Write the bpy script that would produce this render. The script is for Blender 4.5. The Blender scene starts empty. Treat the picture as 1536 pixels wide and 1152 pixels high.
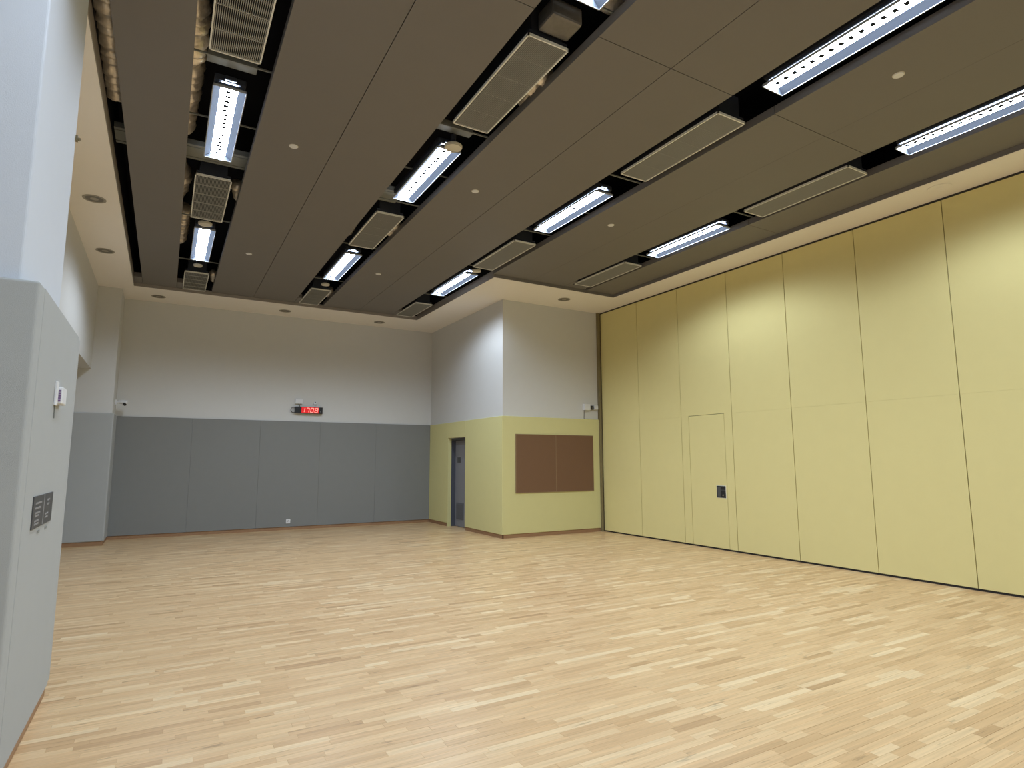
import bpy, bmesh, math, random
from mathutils import Vector, Matrix
random.seed(7)
sc = bpy.context.scene
COL = sc.collection

# ------------------------------------------------------------------ camera, world, exposure
F, PITCH, YAW, ROLL, CAMH = 897.5, 0.1269, 0.5238, -0.0017, 1.5
cam = bpy.data.cameras.new('camera'); co = bpy.data.objects.new('camera', cam); COL.objects.link(co)
cam.sensor_fit = 'HORIZONTAL'; cam.sensor_width = 36.0; cam.lens = F * 36.0 / 1536.0
cam.clip_start = 0.05; cam.clip_end = 100
fw = Vector((math.sin(YAW) * math.cos(PITCH), math.cos(YAW) * math.cos(PITCH), math.sin(PITCH)))
rt = Vector((math.cos(YAW), -math.sin(YAW), 0)); up = rt.cross(fw)
r1 = rt * math.cos(ROLL) + up * math.sin(ROLL); u1 = -rt * math.sin(ROLL) + up * math.cos(ROLL)
m = Matrix((r1, u1, -fw)).transposed().to_4x4(); m.translation = Vector((0, 0, CAMH))
co.matrix_world = m
sc.camera = co
sc.view_settings.view_transform = 'Standard'; sc.view_settings.look = 'None'
sc.view_settings.exposure = 0.17; sc.view_settings.gamma = 1.0
sc.view_settings.use_curve_mapping = False
w = bpy.data.worlds.new('world'); sc.world = w; w.use_nodes = True
w.node_tree.nodes['Background'].inputs[0].default_value = (0.02, 0.02, 0.022, 1)
w.node_tree.nodes['Background'].inputs[1].default_value = 0.3
LAMP_STRENGTH = 104.0          # fluorescent strips
LAMP_CUT = (0.20, 0.58)        # cosine from straight down where the louvres cut the lamp off and where it is full
LAMP_COLOR = (0.80, 0.92, 1.08, 1)

# ------------------------------------------------------------------ room dimensions (metres, camera above 0,0)
ZS, ZD, ZP = 4.743, 4.803, 2.374
X1, X2, X3, XP, XC = -0.686, 4.912, 7.638, 8.21, 5.757
YB, YC, YD1, YD2 = 14.047, 10.338, 12.93, 9.133
XL, XL2, YA = -1.257, -0.879, 13.232
YN, ZTOP = -4.6, 6.0
PT = 0.03                      # pad thickness

# ------------------------------------------------------------------ materials
def lin(c): return tuple(((x / 255) / 12.92 if x / 255 <= 0.04045 else ((x / 255 + 0.055) / 1.055) ** 2.4) for x in c)
def nodes(name):
    mt = bpy.data.materials.new(name); mt.use_nodes = True
    nt = mt.node_tree; return mt, nt, nt.nodes['Principled BSDF']
def mat(name, rgb, rough=0.6, metal=0.0, spec=0.4, noise=0.04, scale=6.0, bump=0.0, bscale=150.0, lift=1.0):
    mt, nt, b = nodes(name)
    b.inputs['Roughness'].default_value = rough; b.inputs['Metallic'].default_value = metal
    b.inputs['Specular IOR Level'].default_value = spec
    c = rgb
    tc = nt.nodes.new('ShaderNodeTexCoord')
    n = nt.nodes.new('ShaderNodeTexNoise'); n.inputs['Scale'].default_value = scale; n.inputs['Detail'].default_value = 4
    nt.links.new(tc.outputs['Object'], n.inputs['Vector'])
    mr = nt.nodes.new('ShaderNodeMapRange'); mr.inputs[3].default_value = 1 - noise; mr.inputs[4].default_value = 1 + noise
    nt.links.new(n.outputs['Fac'], mr.inputs['Value'])
    mx = nt.nodes.new('ShaderNodeVectorMath'); mx.operation = 'SCALE'; mx.inputs[0].default_value = c[:3]
    nt.links.new(mr.outputs[0], mx.inputs['Scale']); nt.links.new(mx.outputs[0], b.inputs['Base Color'])
    if bump:
        n2 = nt.nodes.new('ShaderNodeTexNoise'); n2.inputs['Scale'].default_value = bscale; n2.inputs['Detail'].default_value = 3
        nt.links.new(tc.outputs['Object'], n2.inputs['Vector'])
        bp = nt.nodes.new('ShaderNodeBump'); bp.inputs['Strength'].default_value = bump; bp.inputs['Distance'].default_value = 0.004
        nt.links.new(n2.outputs['Fac'], bp.inputs['Height']); nt.links.new(bp.outputs[0], b.inputs['Normal'])
    return mt
M = {}
M['plaster'] = mat('wall_paint', (0.63, 0.63, 0.61), 0.85, noise=0.015, bump=0.25, spec=0.2)
M['pillar'] = mat('pillar_paint', (0.60, 0.64, 0.70), 0.8, noise=0.015, bump=0.2, spec=0.2)
M['soffit'] = mat('soffit_paint', (0.88, 0.84, 0.78), 0.85, noise=0.015, spec=0.2)
M['panel'] = mat('ceiling_panel_paint', (0.185, 0.172, 0.160), 0.55, noise=0.03, scale=3, spec=0.3)
M['fascia'] = mat('fascia_paint', (0.30, 0.27, 0.24), 0.6, spec=0.3)
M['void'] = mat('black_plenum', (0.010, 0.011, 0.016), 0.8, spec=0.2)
M['void_blue'] = mat('dark_service_metal', (0.030, 0.034, 0.045), 0.5, spec=0.3)
M['tray'] = mat('grey_tray', (0.22, 0.23, 0.21), 0.55)
M['pad_grey'] = mat('grey_fabric_pad', (0.24, 0.245, 0.235), 0.9, noise=0.02, bump=0.4, bscale=400, spec=0.15)
M['pad_light'] = mat('light_grey_pad', (0.41, 0.425, 0.42), 0.85, noise=0.02, bump=0.4, bscale=400, spec=0.2)
M['pad_yellow'] = mat('yellow_fabric_pad', (0.66, 0.62, 0.30), 0.9, noise=0.02, bump=0.4, bscale=400, spec=0.15)
M['partition'] = mat('yellow_partition_skin', (0.74, 0.655, 0.30), 0.75, noise=0.02, bump=0.35, bscale=350, spec=0.2)
M['gap'] = mat('dark_gap', (0.035, 0.028, 0.02), 0.8)
M['olive'] = mat('olive_jamb', (0.22, 0.18, 0.09), 0.6)
M['seam'] = mat('panel_edge', (0.13, 0.105, 0.045), 0.7)
M['skirting'] = mat('brown_skirting', (0.33, 0.19, 0.10), 0.5, noise=0.12, scale=12)
M['cork'] = mat('brown_cork', (0.19, 0.105, 0.055), 0.95, noise=0.12, scale=60, bump=0.3)
M['cork_edge'] = mat('board_edge', (0.26, 0.17, 0.09), 0.6)
M['door'] = mat('grey_door_paint', (0.22, 0.225, 0.25), 0.45)
M['frame_dark'] = mat('dark_door_frame', (0.075, 0.08, 0.10), 0.45)
M['vent_grey'] = mat('grey_vent', (0.13, 0.135, 0.155), 0.5)
M['white'] = mat('white_plastic', (0.72, 0.73, 0.74), 0.45)
M['cream'] = mat('cream_plastic', (0.62, 0.58, 0.48), 0.6)
M['grille'] = mat('grille_metal', (0.78, 0.77, 0.70), 0.5)
M['slat'] = mat('grille_slat_metal', (0.36, 0.355, 0.32), 0.5)
M['tick'] = mat('louvre_metal', (0.012, 0.013, 0.016), 0.8, spec=0.1)
M['rim'] = mat('lamp_rim', (0.40, 0.42, 0.45), 0.4)
M['wing'] = mat('lamp_reflector', (0.085, 0.10, 0.13), 0.5)
M['ring'] = mat('downlight_ring', (0.34, 0.31, 0.25), 0.5)
M['ringin'] = mat('downlight_inner', (0.16, 0.145, 0.12), 0.5)
M['black'] = mat('black_plastic', (0.02, 0.02, 0.022), 0.4)
M['plate'] = mat('grey_plate', (0.075, 0.078, 0.08), 0.45)
M['mark'] = mat('plate_marks', (0.24, 0.24, 0.24), 0.6)
M['chrome'] = mat('chrome', (0.8, 0.8, 0.8), 0.25, metal=1)
M['purple'] = mat('label_print', (0.16, 0.09, 0.22), 0.6)
M['dull_foil'] = mat('dull_foil', (0.17, 0.16, 0.145), 0.4, metal=0.4, noise=0.5, scale=9, bump=1.0, bscale=16)
M['foil'] = mat('crumpled_foil', (0.78, 0.70, 0.58), 0.33, metal=0.55, noise=0.45, scale=14, bump=1.0, bscale=30)
def emis(name, rgb, s):
    mt, nt, b = nodes(name); b.inputs['Base Color'].default_value = (0, 0, 0, 1)
    b.inputs['Emission Color'].default_value = (*rgb, 1); b.inputs['Emission Strength'].default_value = s; return mt
M['led'] = emis('red_led', (1.0, 0.30, 0.24), 1.3)
M['ledbg'] = emis('red_display_filter', (1.0, 0.01, 0.015), 0.62)
def lamp_mat():
    mt = bpy.data.materials.new('fluorescent_strip'); mt.use_nodes = True; nt = mt.node_tree; nt.nodes.clear()
    o = nt.nodes.new('ShaderNodeOutputMaterial'); e = nt.nodes.new('ShaderNodeEmission'); e.inputs[0].default_value = LAMP_COLOR
    g = nt.nodes.new('ShaderNodeNewGeometry'); d = nt.nodes.new('ShaderNodeVectorMath'); d.operation = 'DOT_PRODUCT'
    nt.links.new(g.outputs['Incoming'], d.inputs[0]); nt.links.new(g.outputs['True Normal'], d.inputs[1])
    mx = nt.nodes.new('ShaderNodeMath'); mx.operation = 'MAXIMUM'; mx.inputs[1].default_value = 0.0
    pw = nt.nodes.new('ShaderNodeMapRange'); pw.interpolation_type = 'SMOOTHSTEP'
    pw.inputs[1].default_value = LAMP_CUT[0]; pw.inputs[2].default_value = LAMP_CUT[1]; pw.inputs[3].default_value = 0.012; pw.inputs[4].default_value = 1.0
    ml = nt.nodes.new('ShaderNodeMath'); ml.operation = 'MULTIPLY'; ml.inputs[1].default_value = LAMP_STRENGTH
    nt.links.new(d.outputs['Value'], mx.inputs[0]); nt.links.new(mx.outputs[0], pw.inputs[0]); 
    bw = nt.nodes.new('ShaderNodeMath'); bw.operation = 'MULTIPLY_ADD'; bw.inputs[1].default_value = -0.95; bw.inputs[2].default_value = 1.6
    nt.links.new(mx.outputs[0], bw.inputs[0]); m2 = nt.nodes.new('ShaderNodeMath'); m2.operation = 'MULTIPLY'
    nt.links.new(bw.outputs[0], m2.inputs[0]); nt.links.new(pw.outputs[0], m2.inputs[1]); nt.links.new(m2.outputs[0], ml.inputs[0])
    nt.links.new(ml.outputs[0], e.inputs[1]); nt.links.new(e.outputs[0], o.inputs[0]); return mt
M['lamp'] = lamp_mat()
def floor_mat():
    mt, nt, b = nodes('maple_strip')
    at = nt.nodes.new('ShaderNodeAttribute'); at.attribute_name = 'tint'
    sep = nt.nodes.new('ShaderNodeSeparateColor'); nt.links.new(at.outputs['Color'], sep.inputs[0])
    cr = nt.nodes.new('ShaderNodeValToRGB'); e = cr.color_ramp.elements
    e[0].position = 0.0; e[0].color = (0.49, 0.305, 0.150, 1)
    e[1].position = 1.0; e[1].color = (0.775, 0.59, 0.35, 1)
    for p, c in ((0.18, (0.575, 0.37, 0.185, 1)), (0.45, (0.64, 0.425, 0.22, 1)), (0.8, (0.695, 0.485, 0.262, 1))):
        k = cr.color_ramp.elements.new(p); k.color = c
    nt.links.new(sep.outputs[0], cr.inputs[0])
    tc = nt.nodes.new('ShaderNodeTexCoord'); mp = nt.nodes.new('ShaderNodeMapping'); mp.inputs['Scale'].default_value = (2.2, 55, 1)
    nt.links.new(tc.outputs['Object'], mp.inputs[0])
    # shift grain per plank with the second tint channel
    off = nt.nodes.new('ShaderNodeVectorMath'); off.operation = 'ADD'
    cmb = nt.nodes.new('ShaderNodeCombineXYZ'); sc1 = nt.nodes.new('ShaderNodeMath'); sc1.operation = 'MULTIPLY'; sc1.inputs[1].default_value = 50
    nt.links.new(sep.outputs[1], sc1.inputs[0]); nt.links.new(sc1.outputs[0], cmb.inputs[2])
    nt.links.new(mp.outputs[0], off.inputs[0]); nt.links.new(cmb.outputs[0], off.inputs[1])
    n = nt.nodes.new('ShaderNodeTexNoise'); n.inputs['Scale'].default_value = 1.0; n.inputs['Detail'].default_value = 5; n.inputs['Roughness'].default_value = 0.6
    nt.links.new(off.outputs[0], n.inputs['Vector'])
    mr = nt.nodes.new('ShaderNodeMapRange'); mr.inputs[1].default_value = 0.25; mr.inputs[2].default_value = 0.75; mr.inputs[3].default_value = 0.80; mr.inputs[4].default_value = 1.14
    nt.links.new(n.outputs['Fac'], mr.inputs[0])
    # knots and mineral streaks
    mp2 = nt.nodes.new('ShaderNodeMapping'); mp2.inputs['Scale'].default_value = (4.0, 38, 1)
    nt.links.new(tc.outputs['Object'], mp2.inputs[0])
    off2 = nt.nodes.new('ShaderNodeVectorMath'); off2.operation = 'ADD'; nt.links.new(mp2.outputs[0], off2.inputs[0]); nt.links.new(cmb.outputs[0], off2.inputs[1])
    n3 = nt.nodes.new('ShaderNodeTexNoise'); n3.inputs['Scale'].default_value = 1.0; n3.inputs['Detail'].default_value = 2
    nt.links.new(off2.outputs[0], n3.inputs['Vector'])
    mr3 = nt.nodes.new('ShaderNodeMapRange'); mr3.inputs[1].default_value = 0.66; mr3.inputs[2].default_value = 0.73; mr3.inputs[3].default_value = 1.0; mr3.inputs[4].default_value = 0.70
    nt.links.new(n3.outputs['Fac'], mr3.inputs[0])
    mul = nt.nodes.new('ShaderNodeMath'); mul.operation = 'MULTIPLY'; nt.links.new(mr.outputs[0], mul.inputs[0]); nt.links.new(mr3.outputs[0], mul.inputs[1])
    vs = nt.nodes.new('ShaderNodeVectorMath'); vs.operation = 'SCALE'; nt.links.new(cr.outputs[0], vs.inputs[0]); nt.links.new(mul.outputs[0], vs.inputs['Scale'])
    nt.links.new(vs.outputs[0], b.inputs['Base Color'])
    b.inputs['Roughness'].default_value = 0.33; b.inputs['Specular IOR Level'].default_value = 0.4
    return mt
M['floor'] = floor_mat()

# ------------------------------------------------------------------ mesh helpers
class MB:
    def __init__(s): s.v = []; s.f = []; s.mi = []
    def box(s, a, b, mi=0):
        x0, y0, z0 = a; x1, y1, z1 = b; i = len(s.v)
        x0, x1 = min(x0, x1), max(x0, x1); y0, y1 = min(y0, y1), max(y0, y1); z0, z1 = min(z0, z1), max(z0, z1)
        s.v += [(x0, y0, z0), (x1, y0, z0), (x1, y1, z0), (x0, y1, z0), (x0, y0, z1), (x1, y0, z1), (x1, y1, z1), (x0, y1, z1)]
        s.f += [(i, i+3, i+2, i+1), (i+4, i+5, i+6, i+7), (i, i+1, i+5, i+4), (i+1, i+2, i+6, i+5), (i+2, i+3, i+7, i+6), (i+3, i, i+4, i+7)]
        s.mi += [mi] * 6; return s
    def quad(s, p, mi=0):
        i = len(s.v); s.v += [tuple(q) for q in p]; s.f.append(tuple(range(i, i + len(p)))); s.mi.append(mi); return s
    def tube(s, pts, r, n=10, mi=0, jit=0.0, cap=True):
        pts = [Vector(p) for p in pts]; i0 = len(s.v); prev = None
        for k, p in enumerate(pts):
            d = (pts[min(k+1, len(pts)-1)] - pts[max(k-1, 0)]).normalized()
            a = Vector((0, 0, 1)) if abs(d.z) < 0.9 else Vector((1, 0, 0))
            u = d.cross(a).normalized(); v = d.cross(u)
            rr = r[k] if isinstance(r, (list, tuple)) else r
            for j in range(n):
                t = 2 * math.pi * j / n; q = rr * (1 + random.uniform(-jit, jit))
                s.v.append(tuple(p + u * math.cos(t) * q + v * math.sin(t) * q))
        for k in range(len(pts) - 1):
            for j in range(n):
                a, b = i0 + k*n + j, i0 + k*n + (j+1) % n
                s.f.append((a, b, b + n, a + n)); s.mi.append(mi)
        if cap:
            s.f.append(tuple(i0 + j for j in range(n))[::-1]); s.mi.append(mi)
            s.f.append(tuple(i0 + (len(pts)-1)*n + j for j in range(n))); s.mi.append(mi)
        return s
    def disc(s, c, r, h, n=24, mi=0, r2=None):   # short cylinder, axis z, from c upwards
        return s.tube([c, (c[0], c[1], c[2] + h)], [r, r2 or r], n, mi)
    def build(s, name, mats, parent=None, smooth=False, loc=None, bevel=0, seg=2):
        me = bpy.data.meshes.new(name)
        vs = s.v
        if loc is not None: vs = [(x - loc[0], y - loc[1], z - loc[2]) for x, y, z in vs]
        me.from_pydata(vs, [], s.f)
        for mm in (mats if isinstance(mats, (list, tuple)) else [mats]): me.materials.append(mm)
        me.polygons.foreach_set('material_index', s.mi)
        bm = bmesh.new(); bm.from_mesh(me); bmesh.ops.recalc_face_normals(bm, faces=bm.faces); 
        bm.to_mesh(me); bm.free()
        if smooth: me.shade_smooth()
        o = bpy.data.objects.new(name, me); COL.objects.link(o)
        if parent: o.parent = parent
        if loc is not None: o.location = loc
        if bevel:
            md = o.modifiers.new('bevel', 'BEVEL'); md.width = bevel; md.segments = seg; md.limit_method = 'ANGLE'
        return o
def box(name, a, b, mt, parent=None, bevel=0, seg=2): return MB().box(a, b).build(name, mt, parent, bevel=bevel, seg=seg)
def struct(o, label=None, cat=None):
    o['kind'] = 'structure'
    if label: o['label'] = label
    if cat: o['category'] = cat
    return o
def tag(o, label, cat, group=None):
    o['label'] = label; o['category'] = cat
    if group: o['group'] = group
    return o
def empty(name, loc=(0, 0, 0)):
    o = bpy.data.objects.new(name, None); o.location = loc; o.empty_display_size = 0.1; COL.objects.link(o); return o

# ------------------------------------------------------------------ floor
floor = struct(box('floor', (-2.6, YN, -0.08), (8.6, YB + 0.2, -0.006), M['gap']), 'pale maple strip floor running across the hall', 'floor')
def planks():
    rows = []; wd = 0.055; y = YN; rnd = random.Random(3)
    while y < YB:
        x = -2.4 - rnd.uniform(0, 0.5)
        while x < XP + 0.05:
            L = rnd.choice((0.2, 0.28, 0.36, 0.45, 0.55, 0.65)) * rnd.uniform(0.85, 1.15)
            t = rnd.random()
            t = min(1, max(0, rnd.gauss(0.55, 0.18))) if t < 0.80 else (rnd.uniform(0.8, 1.0) if t < 0.89 else rnd.uniform(0.0, 0.35))
            rows.append((x, y, min(x + L, XP + 0.1), y + wd, t, rnd.random(), rnd.uniform(-0.0004, 0.0002)))
            x += L
        y += wd
    return rows
def inview(p):
    c = ((p[0] + p[2]) / 2, (p[1] + p[3]) / 2)
    d = Vector((c[0], c[1], 0)) - Vector((0, 0, CAMH)); z = d.dot(fw)
    if z < 0.5: return None
    px = 768 + F * d.dot(r1) / z; py = 576 - F * d.dot(u1) / z
    if -20 < px < 1556 and py < 1175 and c[0] > -0.6: return z
    return None
PL = planks()
scored = sorted([(inview(p), i) for i, p in enumerate(PL) if inview(p) is not None])
near = set(i for _, i in scored[:300])
def plank_geo(ps, name):
    g = 0.0004; v = []; f = []; cols = []
    for (x0, y0, x1, y1, t, q, dz) in ps:
        x0 += g * 0.4; x1 -= g * 0.4; y0 += g; y1 -= g; i = len(v); e = 0.0006; z = dz
        v += [(x0, y0, -0.006), (x1, y0, -0.006), (x1, y1, -0.006), (x0, y1, -0.006),
              (x0, y0, z - e), (x1, y0, z - e), (x1, y1, z - e), (x0, y1, z - e),
              (x0 + e, y0 + e, z), (x1 - e, y0 + e, z), (x1 - e, y1 - e, z), (x0 + e, y1 - e, z)]
        fs = [(0, 1, 5, 4), (1, 2, 6, 5), (2, 3, 7, 6), (3, 0, 4, 7), (4, 5, 9, 8), (5, 6, 10, 9), (6, 7, 11, 10), (7, 4, 8, 11), (8, 9, 10, 11)]
        f += [tuple(i + k for k in q_) for q_ in fs]; cols += [(t, q, 0, 1)] * 12
    me = bpy.data.meshes.new(name); me.from_pydata(v, [], f); me.materials.append(M['floor'])
    a = me.color_attributes.new('tint', 'FLOAT_COLOR', 'POINT')
    a.data.foreach_set('color', [c for cc in cols for c in cc])
    return me
for i in sorted(near):
    o = bpy.data.objects.new('plank', plank_geo([PL[i]], 'plank')); COL.objects.link(o); o.parent = floor
o = bpy.data.objects.new('planks', plank_geo([p for i, p in enumerate(PL) if i not in near and p[2] > -2.4], 'planks'))
COL.objects.link(o); o.parent = floor; o['kind'] = 'stuff'

# ------------------------------------------------------------------ walls
T = 0.2
# back wall
wb = struct(box('wall_back', (-2.4, YB, 0), (XC + 0.3, YB + T, ZTOP), M['plaster']), 'grey plastered back wall with dark grey wall padding', 'wall')
xs = [XL2 - 0.0, 0.47, 1.78, 3.05, 4.35, XC]
for a, b in zip(xs, xs[1:]):
    box('wall_pad', (a + 0.001, YB - PT, 0.07), (b - 0.001, YB + 0.01, ZP), M['pad_grey'], wb, bevel=0.0015, seg=1)
struct(box('baseboard_back', (XL2, YB - 0.014, 0), (XC - 0.02, YB + 0.01, 0.075), M['skirting']), 'brown timber skirting below the dark grey pads', 'skirting')
# far left column
wc = struct(box('wall_corner_column', (-2.4, YA, 0), (XL2, YB, ZTOP), M['plaster']), 'far left corner column with grey pads', 'wall')
box('wall_pad', (-2.0, YA - PT, 0.07), (XL2 + PT, YA + 0.01, ZP), M['pad_light'], wc, bevel=0.02, seg=4)
box('wall_pad', (XL2 - 0.01, YA + 0.012, 0.07), (XL2 + PT, YB - PT - 0.003, ZP), M['pad_light'], wc, bevel=0.006)
struct(box('baseboard_column', (-2.0, YA - 0.014, 0), (XL2 + 0.014, YB - 0.03, 0.075), M['skirting']), 'brown skirting around the far left column', 'skirting')
# left wall: upper wall over a shallow alcove
wl = struct(box('wall_left', (-2.4, 4.7, 3.18), (XL, YA, ZTOP), M['plaster']), 'upper left wall above the alcove', 'wall')
wla = struct(box('wall_alcove', (-2.4, 5.0, 0), (-2.0, YA, 3.18), M['plaster']), 'recessed wall of the left alcove', 'wall')
for k in range(6):
    y0 = 5.05 + k * 1.36
    box('wall_pad', (-2.01, y0, 0.07), (-1.97, y0 + 1.355, ZP), M['pad_grey'], wla, bevel=0.006)
struct(box('wall_left_near', (-2.4, YN, 0), (XL, 3.4, ZTOP), M['plaster']), 'left wall beside the viewpoint', 'wall')
# near left pillar with its wrap-around padding
PX, PY0, PY1 = -0.64, 3.56, 4.70
wp = struct(box('wall_pillar', (-2.4, PY0, 0), (PX, PY1, ZTOP), M['pillar'], bevel=0.012, seg=3), 'white painted pillar at the left edge of the view', 'wall')
struct(box('trim_pad_core', (-2.3, 3.58, 0.07), (-0.60, 5.04, ZP - 0.05), M['pad_light']), 'backing behind the pillar pads', 'wall')
PZ = 2.345
box('wall_pad', (-0.66, 3.632, 0.085), (-0.556, 4.986, PZ), M['pad_light'], wp, bevel=0.004, seg=2)
box('corner_pad', (-0.66, 4.988, 0.085), (-0.556, 5.07, PZ), M['pad_light'], wp, bevel=0.022, seg=4)
box('corner_pad', (-2.2, 3.49, 0.085), (-0.556, 3.63, PZ), M['pad_light'], wp, bevel=0.014, seg=4)
struct(box('baseboard_pillar', (-2.2, 3.52, 0), (-0.575, 5.05, 0.083), M['skirting']), 'brown skirting below the pillar pads', 'skirting')
# block with the door (side face) and pin board (front face)
DY0, DY1, DZ = 12.0, 12.9, 2.01
ms = MB()
ms.box((XC, YC + 0.14, 0), (XC + 0.14, DY0, ZTOP)); ms.box((XC, DY1, 0), (XC + 0.14, YB, ZTOP)); ms.box((XC, DY0, DZ), (XC + 0.14, DY1, ZTOP))
wsd = struct(ms.build('wall_block_side', M['plaster']), 'side wall of the projecting block with yellow padding and a door opening', 'wall')
wf = struct(box('wall_block_front', (XC, YC, 0), (XP + 0.3, YC + 0.14, ZTOP), M['plaster']), 'front wall of the projecting block with yellow padding', 'wall')
pz0 = 0.075
for (a, b, z0) in ((YC - PT + 0.002, 11.98, pz0), (DY1 + 0.03, YB - PT - 0.002, pz0)):
    box('wall_pad', (XC - PT, a, z0), (XC + 0.01, b, ZP), M['pad_yellow'], wsd, bevel=0.005)
box('wall_pad', (XC - PT, 11.984, DZ + 0.005), (XC + 0.01, DY1 + 0.026, ZP), M['pad_yellow'], wsd, bevel=0.005)
box('door_reveal', (XC - PT, DY1 - 0.012, 0.0), (XC + 0.05, DY1 + 0.029, DZ), M['pad_yellow'], wsd)
fx = [XC - PT, 6.04, 6.99, 8.135]
box('wall_pad', (fx[0] + 0.001, YC - PT, pz0), (8.135, YC + 0.01, ZP), M['pad_yellow'], wf, bevel=0.005)
mb = MB(); mb.box((XC - 0.014, YC - 0.014, 0), (XC + 0.01, DY0 - 0.02, pz0)).box((XC - 0.014, DY1 + 0.03, 0), (XC + 0.01, YB - 0.03, pz0))
struct(mb.build('baseboard_block_side', M['skirting']), 'brown skirting along the block side wall', 'skirting')
struct(box('baseboard_block_front', (XC - 0.013, YC - 0.014, 0), (8.135, YC + 0.01, pz0 - .001), M['skirting']), 'brown skirting along the block front wall', 'skirting')
struct(box('wall_near', (-2.4, YN - T, 0), (8.6, YN, ZTOP), M['plaster']), 'end wall behind the viewpoint', 'wall')

# door in the block
d1 = struct(box('door_1', (XC + 0.155, DY0 + 0.02, 0.01), (XC + 0.20, DY1 - 0.02, DZ - 0.05), M['door']), 'grey door with louvred vent set deep in the yellow wall', 'door')
mb = MB(); mb.box((XC + 0.052, DY1 - 0.018, 0), (XC + 0.23, DY1 + 0.02, DZ)).box((XC + 0.14, DY0 - 0.03, 0), (XC + 0.23, DY0 + 0.02, DZ)).box((XC + 0.052, DY0, DZ - 0.045), (XC + 0.23, DY1, DZ + 0.02))
mb.build('door_frame', M['frame_dark'], d1)
box('door_sign', (XC + 0.147, 12.60, 1.45), (XC + 0.1545, 12.76, 1.57), M['plate'], d1)
mb = MB(); mb.box((XC + 0.147, 12.42, 0.17), (XC + 0.156, 12.80, 0.54))
for k in range(9): mb.box((XC + 0.140, 12.44, 0.19 + k * 0.038), (XC + 0.150, 12.78, 0.203 + k * 0.038))
mb.build('louvre_vent', M['vent_grey'], d1)
struct(box('wall_behind_door', (XC + 0.24, 11.5, 0), (XC + 0.3, YB, 2.5), M['void']), 'dark backing behind the door', 'wall')

# movable partition on the right
wr = struct(box('wall_right', (XP + 0.02, YN, 0), (XP + 0.12, YC, ZS), M['seam']), 'tall yellow folding partition wall along the right side', 'wall')
js = [10.285, 9.11, 7.985, 6.84, 5.73, 4.605, 3.49]
while js[-1] > YN: js.append(js[-1] - 1.12)
PB, PTOP, SEAM = 0.028, ZS - 0.03, 2.28
for i, (b, a) in enumerate(zip(js, js[1:])):
    a = max(a, YN); y0, y1 = a + 0.005, b - 0.005
    if i == 2:
        dy0, dy1, dz = 7.01, 7.80, 2.285; g = 0.007
        mb = MB()
        mb.box((XP, y0, PB), (XP + 0.05, dy0 - g, dz + g)).box((XP, dy1 + g, PB), (XP + 0.05, y1, dz + g)).box((XP, y0, dz + g), (XP + 0.05, y1, PTOP))
        p = mb.build('partition_panel', [M['partition']], wr)
        d = box('pass_door', (XP + 0.001, dy0, PB), (XP + 0.05, dy1, dz), M['partition'], wr, bevel=0.002); d['label'] = 'flush pass door in the yellow partition'
        mb = MB().box((XP - 0.006, 7.035, 0.865), (XP + 0.004, 7.225, 1.065))
        lp = mb.build('lock_plate', M['black'], d, bevel=0.004)
        lp['label'] = 'black recessed lock plate'
        mb = MB().box((XP - 0.008, 7.14, 0.885), (XP - 0.005, 7.205, 1.045)).box((XP - 0.010, 7.05, 0.99), (XP - 0.005, 7.14, 1.0))
        mb.build('lock_recess', M['plate'], d)
        MB().tube([(XP - 0.016, 7.085, 0.91), (XP - 0.004, 7.085, 0.91)], 0.013, 12).build('lock_knob', M['chrome'], d)
        MB().box((XP - 0.003, 7.03, 0.86), (XP + 0.002, 7.23, 1.07)).build('lock_surround', M['grille'], d, bevel=0.001)
    else:
        box('partition_panel', (XP, y0, PB), (XP + 0.05, y1, SEAM - 0.0005), M['partition'], wr)
        box('partition_panel', (XP, y0, SEAM + 0.0005), (XP + 0.05, y1, PTOP), M['partition'], wr)
box('bottom_seal', (XP + 0.012, YN, 0.0), (XP + 0.04, 10.28, 0.03), M['black'], wr)
box('top_track', (XP + 0.006, YN, PTOP), (XP + 0.06, 10.3, ZS), M['black'], wr)
mb = MB().box((8.135, YC - 0.065, 0), (8.165, YC + 0.01, ZS)).box((8.176, YC - 0.042, 0), (8.209, YC + 0.01, ZS)).box((8.13, YC - 0.03, 0), (8.21, YC + 0.01, ZS))
struct(mb.build('trim_jamb', M['olive']), 'olive brown jamb post between block and partition', 'post')

# ------------------------------------------------------------------ ceiling
ceil = empty('ceiling'); struct(ceil, 'dropped ceiling of dark taupe panels within a cream border', 'ceiling')
TH = 0.09
def soff(a, b, name='soffit'): return box(name, (a[0], a[1], ZS), (b[0], b[1], ZS + TH), M['soffit'], ceil)
mb = MB()
mb.box((-2.4, YN, ZS), (X1, YB, ZS + TH)); mb.box((X1, YD1, ZS), (XC + 0.1, YB, ZS + TH)); mb.box((X2, YD2, ZS), (XC + 0.1, YD1, ZS + TH))
mb.box((XC + 0.1, YD2, ZS), (XP + 0.3, YC + 0.05, ZS + TH)); mb.box((X3, YN, ZS), (XP + 0.3, YD2, ZS + TH))
mb.build('soffit', M['soffit'], ceil)['label'] = 'cream painted soffit border'
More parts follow.
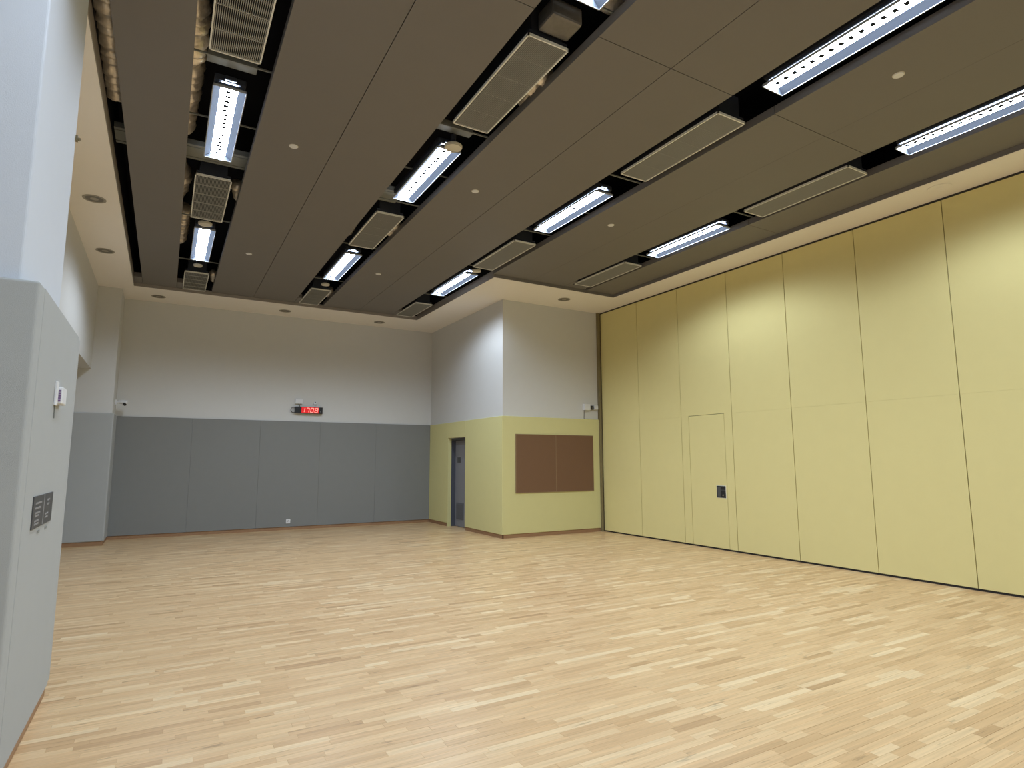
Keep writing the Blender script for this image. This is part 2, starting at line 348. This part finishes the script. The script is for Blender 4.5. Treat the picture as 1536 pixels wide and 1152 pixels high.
# fascia strips lining the raised field
e = 0.006; zf = ZS + 0.004
mb = MB()
mb.box((X1, YN, zf), (X1 + e, YD1, ZD + 0.10)); mb.box((X1, YD1 - e, zf), (X2, YD1, ZD + 0.02)); mb.box((X2 - e, YD2, zf), (X2, YD1, ZD + 0.08))
mb.build('fascia', M['fascia'], ceil)
mb = MB().box((X2, YD2 - e, zf), (X3, YD2, ZD + 0.02)).box((X3 - e, YN, zf), (X3, YD2, ZD + 0.02))
mb.build('fascia', M['panel'], ceil)
SL = [(-0.680, -0.548), (0.01, 0.61), (2.165, 2.755), (4.30, 4.886), (6.42, 6.965)]
PH = 0.085
def cp(x0, x1, y0, y1):
    g = 0.003
    if y1 - y0 < 0.02: return
    o = box('ceiling_panel', (x0 + g, y0 + g, ZD), (x1 - g, y1 - g, ZD + PH), M['panel'], ceil, bevel=0.0015, seg=1)
YJ = [YN, -0.47, 3.40]
def rows(x0, x1, yj, yend):
    ys = [y for y in yj if y < yend - 0.3] + [yend]
    for a, b in zip(ys, ys[1:]): cp(x0, x1, a, b)
E1, E2 = YD1 - e, YD2 - e
YJ2 = [YN, -2.4, 1.46, 5.36]
rows(SL[0][1], SL[1][0], [YN], E1)
rows(SL[1][1], 1.372, YJ, E1); rows(1.372, SL[2][0], YJ, E1)
rows(SL[2][1], 3.532, YJ, E1); rows(3.532, SL[3][0], YJ, E1)
rows(SL[3][1], 5.692, YJ, E2); rows(5.688, SL[4][0], YJ, E2)
rows(SL[4][1], X3 - e, YJ2, E2)
# slot end caps beside the last grilles
cp(X1 + e, SL[0][1], 12.46, E1)
for s, gx in ((1, 0.10), (2, 0.09), (3, 0.09)): cp(SL[s][0], SL[s][0] + gx, 12.48, E1)
cp(SL[4][0], SL[4][0] + 0.08, 8.78, E2); cp(SL[4][0] + 0.08, SL[4][0] + 0.46, 8.94, E2)
# slot 3 beyond the block corner runs along the fascia: thin strip between
# black void above
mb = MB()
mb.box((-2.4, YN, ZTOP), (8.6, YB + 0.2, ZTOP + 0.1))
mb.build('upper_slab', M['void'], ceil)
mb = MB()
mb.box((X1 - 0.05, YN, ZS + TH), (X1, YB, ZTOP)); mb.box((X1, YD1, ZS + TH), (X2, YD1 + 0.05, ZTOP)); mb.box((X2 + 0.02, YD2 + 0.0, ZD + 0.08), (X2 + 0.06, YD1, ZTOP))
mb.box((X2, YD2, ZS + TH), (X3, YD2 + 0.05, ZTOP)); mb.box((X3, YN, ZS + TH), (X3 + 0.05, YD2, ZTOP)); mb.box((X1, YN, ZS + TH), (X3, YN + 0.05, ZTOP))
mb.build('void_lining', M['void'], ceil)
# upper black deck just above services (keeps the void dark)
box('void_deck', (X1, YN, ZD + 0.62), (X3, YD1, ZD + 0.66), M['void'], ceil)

# ------------------------------------------------------------------ things in the slots
SLOTN = {0: 'narrow slot', 1: 'leftmost light slot', 2: 'second light slot from left', 3: 'third light slot from left', 4: 'rightmost light slot'}
def luminaire(x0, x1, y0, y1, label):
    cx, cy = (x0 + x1) / 2, (y0 + y1) / 2; W, L = (x1 - x0) / 2, (y1 - y0) / 2; z = ZD
    r = empty('ceiling_light', (cx, cy, z)); tag(r, label, 'light', 'fluorescent lights in the ceiling slots')
    h = 0.055; s = 0.072; rm = 0.008
    mb = MB()                                      # rim
    mb.box((-W, -L, 0), (-W + rm, L, 0.02)).box((W - rm, -L, 0), (W, L, 0.02)).box((-W, -L, 0), (W, -L + rm, 0.02)).box((-W, L - rm, 0), (W, L, 0.02))
    mb.build('rim', M['rim'], r)
    for sg in (-1, 1):                             # sloping side reflectors
        mb = MB(); a = sg * (W - rm); b = sg * s
        mb.quad([(a, -L + rm, 0.004), (a, L - rm, 0.004), (b, L - rm, h), (b, -L + rm, h)])
        mb.quad([(a, -L + rm, 0.008), (b, -L + rm, h + 0.004), (b, L - rm, h + 0.004), (a, L - rm, 0.008)])
        mb.build('side_reflector', M['wing'], r)
    MB().box((-W + 0.01, -L + 0.01, h + 0.012), (W - 0.01, L - 0.01, h + 0.075)).box((-0.05, -L - 0.02, h + 0.02), (0.05, L + 0.02, h + 0.06)).build('housing', M['void_blue'], r, bevel=0.01)
    for sg in (-1, 1):
        MB().quad([(-W + rm, sg * (L - rm), 0.004), (W - rm, sg * (L - rm), 0.004), (s, sg * (L - rm - 0.01), h), (-s, sg * (L - rm - 0.01), h)]).build('end_reflector', M['wing'], r)
    me = MB().quad([(-s, -L + 0.02, h - 0.001), (-s, L - 0.02, h - 0.001), (s, L - 0.02, h - 0.001), (s, -L + 0.02, h - 0.001)])
    o = me.build('lamp_strip', M['lamp'], r)
    if o.data.polygons[0].normal.z > 0:
        o.data.flip_normals()
    mb = MB(); n = 17
    for k in range(n):
        yy = -L + 0.06 + k * (2 * L - 0.12) / (n - 1)
        mb.box((-0.026, yy - 0.017, h - 0.008), (0.020, yy + 0.017, h - 0.004))
    lv = mb.build('louvre_blades', M['tick'], r); lv['kind'] = 'stuff'
    return r
LX = {1: (0.17, 0.45), 2: (2.31, 2.59), 3: (4.42, 4.70), 4: (6.58, 6.86)}
ROWS = [(-2.15, -0.70), (1.72, 3.18), (5.575, 7.03), (9.35, 10.92)]
ROWN = ['behind the viewpoint', 'nearest row ahead', 'middle row', 'farthest row near the back wall']
for s in (1, 2, 3, 4):
    for k, (a, b) in enumerate(ROWS):
        if s == 4 and k == 3: continue
        luminaire(LX[s][0], LX[s][1], a, b, 'long fluorescent light in the ' + SLOTN[s].replace(' light', '') + ', ' + ROWN[k])

def grille(x0, x1, y0, y1, label, dense):
    r = empty('air_grille', ((x0 + x1) / 2, (y0 + y1) / 2, ZD)); tag(r, label, 'vent', 'air grilles in the ceiling slots')
    W, L = (x1 - x0) / 2, (y1 - y0) / 2; f = 0.012; z = 0.004
    mb = MB().box((-W, -L, -0.004), (-W + f, L, 0.02)).box((W - f, -L, -0.004), (W, L, 0.02)).box((-W, -L, -0.004), (W, -L + f, 0.02)).box((-W, L - f, -0.004), (W, L, 0.02))
    mb.build('grille_frame', M['grille'], r)
    n = 26
    for k in range(n):
        x = -W + f + (k + 0.5) * (2 * W - 2 * f) / n
        MB().box((x - 0.0025, -L + f, 0.002), (x + 0.0025, L - f, 0.022)).build('grille_slat', M['slat'], r)
    for k in range(1, 5):
        y = -L + k * 2 * L / 5; MB().box((-W + f, y - 0.003, 0.0 if dense else 0.006), (W - f, y + 0.003, 0.012)).build('cross_bar', M['slat'], r)
    MB().box((-W + 0.012, -L + 0.01, 0.024), (W - 0.012, L - 0.01, 0.06)).box((-W + 0.05, -L + 0.03, 0.05), (W - 0.05, L - 0.03, 0.28)).build('plenum_box', M['void_blue'], r)
    return r
GX = {1: (0.11, 0.50), 2: (2.26, 2.65), 3: (4.395, 4.785), 4: (6.52, 6.905)}
GR = [(-0.25, 1.20), (3.65, 5.08), (7.53, 8.96), (11.68, 12.915)]
GN = ['above the viewpoint', 'nearest of the row', 'middle of the row', 'farthest, against the back soffit']
for s in (1, 2, 3, 4):
    for k, (a, b) in enumerate(GR):
        if s == 4 and k == 3: continue
        if s == 4 and k == 2: a, b = 7.49, 8.92
        nm = GN[k] if not (s == 4 and k == 2) else 'farthest, against the soffit by the block'
        grille(GX[s][0], GX[s][1], a, b, 'pale framed air grille in the ' + SLOTN[s].replace(' light', '') + ', ' + nm, s == 1)

# foil-wrapped flexible ducts
def flex(pts, r, label, jit=0.07, n=22, step=0.02):
    P = [Vector(p) for p in pts]; out = []; rr = []; ph = random.uniform(0, 6)
    for a, b in zip(P, P[1:]):
        m_ = max(2, int((b - a).length / step))
        for k in range(m_): out.append(a.lerp(b, k / m_)); rr.append(r * (1 + 0.17 * math.sin(ph + len(out) * step * 44 + 1.5 * math.sin(len(out) * 0.31)) + random.uniform(-0.04, 0.04)))
    out.append(P[-1]); rr.append(r)
    o = MB().tube(out, rr, n, jit=jit).build('foil_duct', M['foil'], smooth=True)
    tag(o, label, 'duct', 'foil ducts above the slots'); return o
flex([(-0.03, 1.0, ZD + 0.26), (-0.02, 4.0, ZD + 0.24), (-0.02, 5.6, ZD + 0.24), (-0.06, 6.95, ZD + 0.26)], 0.115, 'long crumpled foil duct along the leftmost slot beside the near grille and light')
flex([(-0.10, 7.75, ZD + 0.22), (-0.02, 8.1, ZD + 0.2), (-0.08, 8.8, ZD + 0.24)], 0.10, 'short foil duct left of the middle grille in the leftmost slot')
flex([(0.58, 7.95, ZD + 0.17), (0.66, 8.35, ZD + 0.17)], 0.07, 'foil duct stub right of the middle grille in the leftmost slot')
flex([(0.02, 9.3, ZD + 0.24), (0.0, 10.7, ZD + 0.26)], 0.09, 'foil duct left of the farthest light in the leftmost slot')
flex([(0.58, 12.0, ZD + 0.14), (0.62, 12.5, ZD + 0.16)], 0.06, 'foil duct stub beside the farthest grille of the leftmost slot')
flex([(-0.60, 5.1, ZD + 0.26), (-0.62, 6.6, ZD + 0.26)], 0.10, 'foil duct inside the narrow slot at the left border')
flex([(2.72, 4.15, ZD + 0.16), (2.84, 4.6, ZD + 0.20), (3.05, 4.75, ZD + 0.24)], 0.10, 'foil duct elbow right of the near grille in the second slot')
flex([(2.30, 2.85, ZD + 0.22), (2.6, 3.15, ZD + 0.26), (2.85, 3.3, ZD + 0.3)], 0.12, 'foil duct beside the near light of the second slot')
t = MB().box((2.34, 3.42, ZD + 0.05), (2.62, 3.64, ZD + 0.20)).build('duct_collar', M['dull_foil'], bevel=0.02); tag(t, 'dull foil collar at the near end of the second slot grille', 'duct')
flex([(2.70, 8.05, ZD + 0.13), (2.78, 8.5, ZD + 0.15)], 0.07, 'foil duct stub right of the middle grille in the second slot')
flex([(2.14, 8.1, ZD + 0.13), (2.20, 8.75, ZD + 0.13)], 0.06, 'foil duct stub left of the middle grille in the second slot')
flex([(2.70, 12.0, ZD + 0.13), (2.76, 12.5, ZD + 0.15)], 0.06, 'foil duct stub beside the farthest grille of the second slot')
flex([(4.28, 4.15, ZD + 0.13), (4.33, 4.55, ZD + 0.13)], 0.06, 'foil duct stub left of the near grille in the third slot')
flex([(4.28, 8.2, ZD + 0.12), (4.33, 8.6, ZD + 0.12)], 0.05, 'foil duct stub left of the middle grille in the third slot')
flex([(6.43, 4.2, ZD + 0.13), (6.47, 4.6, ZD + 0.13)], 0.05, 'foil duct stub left of the near grille in the rightmost slot')
flex([(6.42, 8.15, ZD + 0.12), (6.46, 8.5, ZD + 0.12)], 0.05, 'foil duct stub left of the far grille in the rightmost slot')

# cable trays crossing above the slots
def tray(y0, y1, z, x0, x1, label):
    mb = MB().box((x0, y0, z), (x1, y0 + 0.05, z + 0.06)).box((x0, y0 + 0.065, z), (x1, y1 - 0.065, z + 0.05)).box((x0, y1 - 0.05, z), (x1, y1, z + 0.06)).box((x0, y0 + 0.04, z + 0.02), (x1, y1 - 0.04, z + 0.04), 1)
    o = mb.build('cable_tray', [M['tray'], M['void']]); tag(o, label, 'tray'); return o
tray(7.14, 7.50, ZD + 0.16, X1 + 0.02, 2.5, 'wide grey cable tray crossing the left slots beyond the middle lights')
tray(3.36, 3.60, ZD + 0.46, X1 + 0.02, 3.0, 'dark cable tray crossing above the near end of the slots')
def bar(s, y, z, label, r=0.007, mt='tray'):
    o = box('hanger_bar', (SL[s][0] - 0.1, y - r, z - r), (SL[s][1] + 0.1, y + r, z + r), M[mt])
    tag(o, label, 'bar', 'thin hanger bars across the slots'); return o
RB = ['beyond the near grille', 'beside the middle light', 'before the middle grille', 'beyond the middle grille', 'before the farthest grille']
for s in (1, 2, 3, 4):
    for k, y in enumerate((5.30, 6.35, 7.30, 9.16, 11.25)):
        if s == 4 and k > 2: continue
        if s == 1 and k == 2: continue
        bar(s, y, ZD + 0.10, 'thin grey hanger bar across the ' + SLOTN[s].replace(' light', '') + ' ' + RB[k])
bar(2, 3.24, ZD + 0.10, 'thin grey hanger bar at the end of the near light in the second slot')
for s in (1, 2):
    o = MB().box((SL[s][0] + 0.1, 5.42, ZD + 0.17), (SL[s][1] - 0.1, 5.52, ZD + 0.24)).build('lamp_bracket', M['tray'])
    tag(o, 'grey channel bracket between near grille and middle light in the ' + SLOTN[s].replace(' light', ''), 'bracket')

# round white discs (detectors) inside the slots
def slotdisc(x, y, label, r=0.09):
    t = empty('smoke_detector', (x, y, ZD)); tag(t, label, 'detector', 'round detectors inside the slots')
    MB().disc((0, 0, 0.0), r * 0.93, 0.012, 28).build('cover', M['cream'], t)
    MB().disc((0, 0, 0.010), r, 0.018, 28).build('rim', M['cream'], t)
    MB().disc((0, 0, 0.028), 0.03, 0.12, 12).build('stem', M['void_blue'], t)
slotdisc(2.47, 5.52, 'round cream detector at the near end of the middle light, second slot from left', 0.095)
slotdisc(0.30, 9.17, 'round cream detector between middle grille and far light, leftmost slot', 0.09)
slotdisc(0.30, 11.26, 'round cream detector in front of the farthest grille, leftmost slot', 0.07)
slotdisc(2.45, 11.32, 'round cream detector in front of the farthest grille, second slot from left', 0.08)
slotdisc(4.575, 9.17, 'round cream detector near the end of the farthest light, third slot from left', 0.08)

# sprinkler cover dots on the dark panels
for (x, y, lb) in ((0.985, 6.32, 'first panel strip, nearer the camera'), (0.98, 10.15, 'first panel strip, nearer the back wall'), (3.13, 6.32, 'second panel strip, nearer the camera'), (3.11, 10.15, 'second panel strip, nearer the back wall'),
                   (5.28, 6.33, 'third panel strip, farther from the camera'), (5.30, 2.48, 'third panel strip, at the upper right')):
    t = empty('sprinkler_cover', (x, y, ZD)); tag(t, 'small round white cover on the ' + lb, 'sprinkler', 'round covers on the dark ceiling panels')
    MB().disc((0, 0, -0.008), 0.040, 0.009, 24, r2=0.044).build('cover_plate', M['white'], t)
    MB().disc((0, 0, -0.002), 0.048, 0.003, 24).build('collar', M['cream'], t)

# soffit downlights
SDL = [(-0.97, 6.6, 'cream soffit left side, nearest and largest'), (-0.95, 8.75, 'left cream soffit, larger of the two beside the pillar'), (-0.99, 10.92, 'left cream soffit, farther of the two beside the pillar'),
       (-0.29, 13.53, 'back cream soffit, at its left end'), (2.09, 13.51, 'back cream soffit, above the red clock'), (4.21, 13.55, 'back cream soffit, at its right end'),
       (6.84, 9.72, 'cream soffit above the pin board'), (7.88, 3.35, 'right cream soffit above the yellow partition')]
for (x, y, lb) in SDL[1:]:
    t = empty('soffit_downlight', (x, y, ZS)); tag(t, 'round unlit recessed fitting in the ' + lb, 'downlight', 'unlit round fittings in the cream soffit')
    r = 0.125
    mb = MB(); n = 32; z = -0.006
    for k in range(n):
        a0, a1 = 2 * math.pi * k / n, 2 * math.pi * (k + 1) / n
        for (ra, za, rb, zb) in ((r, -0.001, r, z), (r, z, r * 0.8, z), (r * 0.8, z, r * 0.76, -0.001)):
            mb.quad([(ra * math.cos(a0), ra * math.sin(a0), za), (ra * math.cos(a1), ra * math.sin(a1), za), (rb * math.cos(a1), rb * math.sin(a1), zb), (rb * math.cos(a0), rb * math.sin(a0), zb)])
    fl = x > 7.5
    mb.build('trim_ring', M['soffit'] if fl else M['ring'], t, smooth=True)
    MB().disc((0, 0, -0.003), r * 0.79, 0.002, 28).build('baffle', M['soffit'] if fl else M['ringin'], t)
    MB().disc((0, 0, -0.005), r * 0.35, 0.003, 20).build('lens', M['soffit'] if fl else M['ring'], t)

# ------------------------------------------------------------------ wall-mounted things
# pin board
t = empty('pin_board', (6.99, YC - PT, 1.44)); tag(t, 'brown two-panel pin board on the yellow padded wall', 'board')
bw = 0.95; y1 = -0.001
MB().box((-bw, y1 - 0.014, -0.57), (-0.006, y1, 0.57)).build('cork_panel', M['cork'], t)
MB().box((0.006, y1 - 0.014, -0.57), (bw, y1, 0.57)).build('cork_panel', M['cork'], t)
MB().box((-0.006, y1 - 0.017, -0.57), (0.006, y1, 0.57)).build('divider_strip', M['cork_edge'], t)
f = 0.012
MB().box((-bw - f, y1 - 0.018, -0.57 - f), (bw + f, y1, -0.57)).box((-bw - f, y1 - 0.018, 0.57), (bw + f, y1, 0.57 + f)).box((-bw - f, y1 - 0.018, -0.57), (-bw, y1, 0.57)).box((bw, y1 - 0.018, -0.57), (bw + f, y1, 0.57)).build('board_frame', M['cork_edge'], t)

# digital clock 17:08
CY = YB - 0.09
t = empty('digital_clock', (2.77, CY, 2.63)); tag(t, 'black digital clock with red digits on the back wall', 'clock')
MB().box((-0.30, 0, -0.072), (0.30, 0.085, 0.072)).build('case', M['black'], t, bevel=0.006)
MB().box((-0.165, -0.0008, -0.066), (0.215, 0.01, 0.066)).build('display_window', M['ledbg'], t)
SEG = {'1': 'bc', '7': 'abc', '0': 'abcdef', '8': 'abcdefg'}
def digit(ch, cx):
    w2, h2, th = 0.028, 0.047, 0.0075; sl = 0.16; mb = MB()
    def seg(x0, z0, x1, z1):
        if x0 == x1: p = [(x0 - th, z0), (x0 + th, z0), (x1 + th, z1), (x1 - th, z1)]
        else: p = [(x0, z0 - th), (x1, z0 - th), (x1, z1 + th), (x0, z1 + th)]
        A = [(cx + x + z * sl, -0.006, z) for x, z in p]; B = [(cx + x + z * sl, -0.001, z) for x, z in p]
        i = len(mb.v); mb.v += A + B
        mb.f += [(i, i+1, i+2, i+3), (i+4, i+7, i+6, i+5), (i, i+4, i+5, i+1), (i+1, i+5, i+6, i+2), (i+2, i+6, i+7, i+3), (i+3, i+7, i+4, i)]; mb.mi += [0] * 6
    for c in SEG[ch]:
        {'a': lambda: seg(-w2, h2, w2, h2), 'b': lambda: seg(w2, 0.004, w2, h2), 'c': lambda: seg(w2, -h2, w2, -0.004), 'd': lambda: seg(-w2, -h2, w2, -h2),
         'e': lambda: seg(-w2, -h2, -w2, -0.004), 'f': lambda: seg(-w2, 0.004, -w2, h2), 'g': lambda: seg(-w2, 0, w2, 0)}[c]()
    mb.build('digit', M['led'], t)
for ch, cx in zip('1708', (-0.125, -0.028, 0.066, 0.160)): digit(ch, cx)
MB().tube([(0.255, -0.004, -0.03), (0.255, 0.001, -0.03)], 0.008, 10).build('button', M['rim'], t)
lp = [(-0.28, 0.05, 0.06)] + [(-0.33 - 0.05 * math.sin(a), 0.06, 0.0 + 0.06 * math.cos(a)) for a in [k * math.pi / 8 for k in range(9)]] + [(-0.29, 0.05, -0.05)]
MB().tube(lp, 0.006, 8).build('cable', M['black'], t)
t = empty('junction_box', (2.555, YB, 2.825)); tag(t, 'white square box on the wall just above the clock', 'box')
MB().box((-0.08, -0.05, -0.055), (0.08, 0, 0.055)).build('box_body', M['white'], t, bevel=0.005)
MB().box((-0.07, -0.054, -0.045), (0.07, -0.05, 0.045)).build('cover', M['white'], t, bevel=0.002)
MB().tube([(-0.0, -0.02, -0.05), (0.03, -0.03, -0.13)], 0.007, 8).build('cable', M['black'], t)
t = empty('wall_sensor', (2.915, YB, 2.80)); tag(t, 'tiny white sensor above the right end of the clock', 'sensor')
MB().box((-0.032, -0.03, -0.035), (0.032, 0, 0.03)).build('sensor_body', M['white'], t, bevel=0.008)
MB().box((-0.012, -0.034, 0.01), (0.012, -0.029, 0.028)).build('lens', M['plate'], t)
# outlet low on the back pads
t = empty('wall_socket', (2.435, YB - PT, 0.185)); tag(t, 'small white socket low on the dark grey back wall pads', 'socket')
MB().box((-0.045, -0.012, -0.045), (0.045, 0, 0.045)).build('face_plate', M['white'], t, bevel=0.004)
MB().box((-0.018, -0.014, -0.01), (-0.01, -0.011, 0.01)).box((0.01, -0.014, -0.01), (0.018, -0.011, 0.01)).box((-0.005, -0.014, 0.014), (0.005, -0.011, 0.026)).build('pin_holes', M['plate'], t)
# emergency light by the partition
t = empty('emergency_light', (7.92, YC, 2.63)); tag(t, 'small white twin-box emergency light above the yellow pad', 'light')
MB().box((-0.20, -0.08, -0.065), (-0.045, 0, 0.07)).build('battery_box', M['white'], t, bevel=0.006)
MB().box((-0.04, -0.05, -0.05), (0.06, 0, 0.04)).build('middle_unit', M['plate'], t, bevel=0.004)
MB().box((-0.018, -0.056, -0.04), (0.008, -0.049, 0.03)).build('lamp_lens', M['black'], t)
MB().box((0.075, -0.07, -0.04), (0.17, 0, 0.045)).build('lamp_head', M['white'], t, bevel=0.006)
MB().tube([(-0.17, -0.02, -0.06), (-0.175, -0.015, -0.25), (-0.06, -0.015, -0.252)], 0.005, 6).build('cable', M['plate'], t)
# security camera on the column
t = empty('security_camera', (XL2, YB - 0.28, 2.62)); tag(t, 'white security camera on the far left column', 'camera')
MB().box((0, -0.05, -0.05), (0.02, 0.05, 0.05)).build('mount_plate', M['white'], t, bevel=0.004)
MB().tube([(0.01, 0, 0), (0.06, -0.01, 0.005)], 0.022, 12).build('arm', M['white'], t)
MB().tube([(0.05, 0, 0.012), (0.10, -0.01, 0.012), (0.19, -0.03, 0.004), (0.205, -0.033, 0.002)], [0.028, 0.042, 0.046, 0.038], 16).build('camera_body', M['white'], t)
MB().tube([(0.155, -0.04, -0.022), (0.165, -0.065, -0.045)], [0.032, 0.024], 14).build('lens', M['black'], t)
# control box on the pillar pad
XS = -0.556
t = empty('call_unit', (XS, 4.24, 1.87)); tag(t, 'small white wall unit with printed label on the pillar pad', 'control')
MB().box((0, -0.065, -0.058), (0.012, 0.0, 0.078)).build('back_plate', M['white'], t, bevel=0.003)
MB().box((0.0, 0.0, -0.045), (0.032, 0.15, 0.052)).build('unit_body', M['white'], t, bevel=0.006)
mb = MB()
for k in range(5): mb.box((0.012, -0.0025, -0.032 + k * 0.014), (0.023, 0.001, -0.022 + k * 0.014))
mb.build('printed_label', M['purple'], t)
MB().tube([(0.004, -0.03, -0.055), (0.004, -0.025, -0.13)], 0.003, 6).build('cable', M['tray'], t)
# switch plate
t = empty('notice_plate', (XS, 4.14, 1.24)); tag(t, 'dark grey two-column notice plate on the pillar pad', 'plate')
MB().box((0, -0.30, -0.082), (0.006, 0.30, 0.082)).build('plate_face', M['plate'], t)
MB().box((0.006, -0.004, -0.08), (0.007, 0.012, 0.08)).build('centre_line', M['mark'], t)
for (y0, y1, zz) in ((-0.25, -0.07, 0.040), (-0.25, -0.09, 0.015), (-0.25, -0.10, -0.010), (-0.24, -0.13, -0.024), (-0.25, -0.12, -0.05), (-0.25, -0.12, -0.066),
                     (0.10, 0.19, 0.042), (0.10, 0.18, 0.018), (0.06, 0.17, -0.034), (0.07, 0.16, -0.052)):
    MB().box((0.006, y0, zz), (0.007, y1, zz + 0.010)).build('text_line', M['mark'], t)
mb = MB().box((0, -0.10, -0.118), (0.003, -0.03, -0.104)).box((0, 0.14, -0.118), (0.003, 0.20, -0.104))
mb.build('caption_mark', M['tray'], t)
# small hook on pillar edge under the soffit
t = MB().box((0, -0.015, -0.018), (0.018, 0.015, 0.018)).tube([(0.018, 0, 0), (0.03, 0, -0.005)], 0.011, 10).build('pillar_bracket', M['olive'], loc=None)
t.location = (PX - 0.005, 4.69, 3.63); tag(t, 'tiny dark bracket on the far edge of the white pillar', 'bracket')
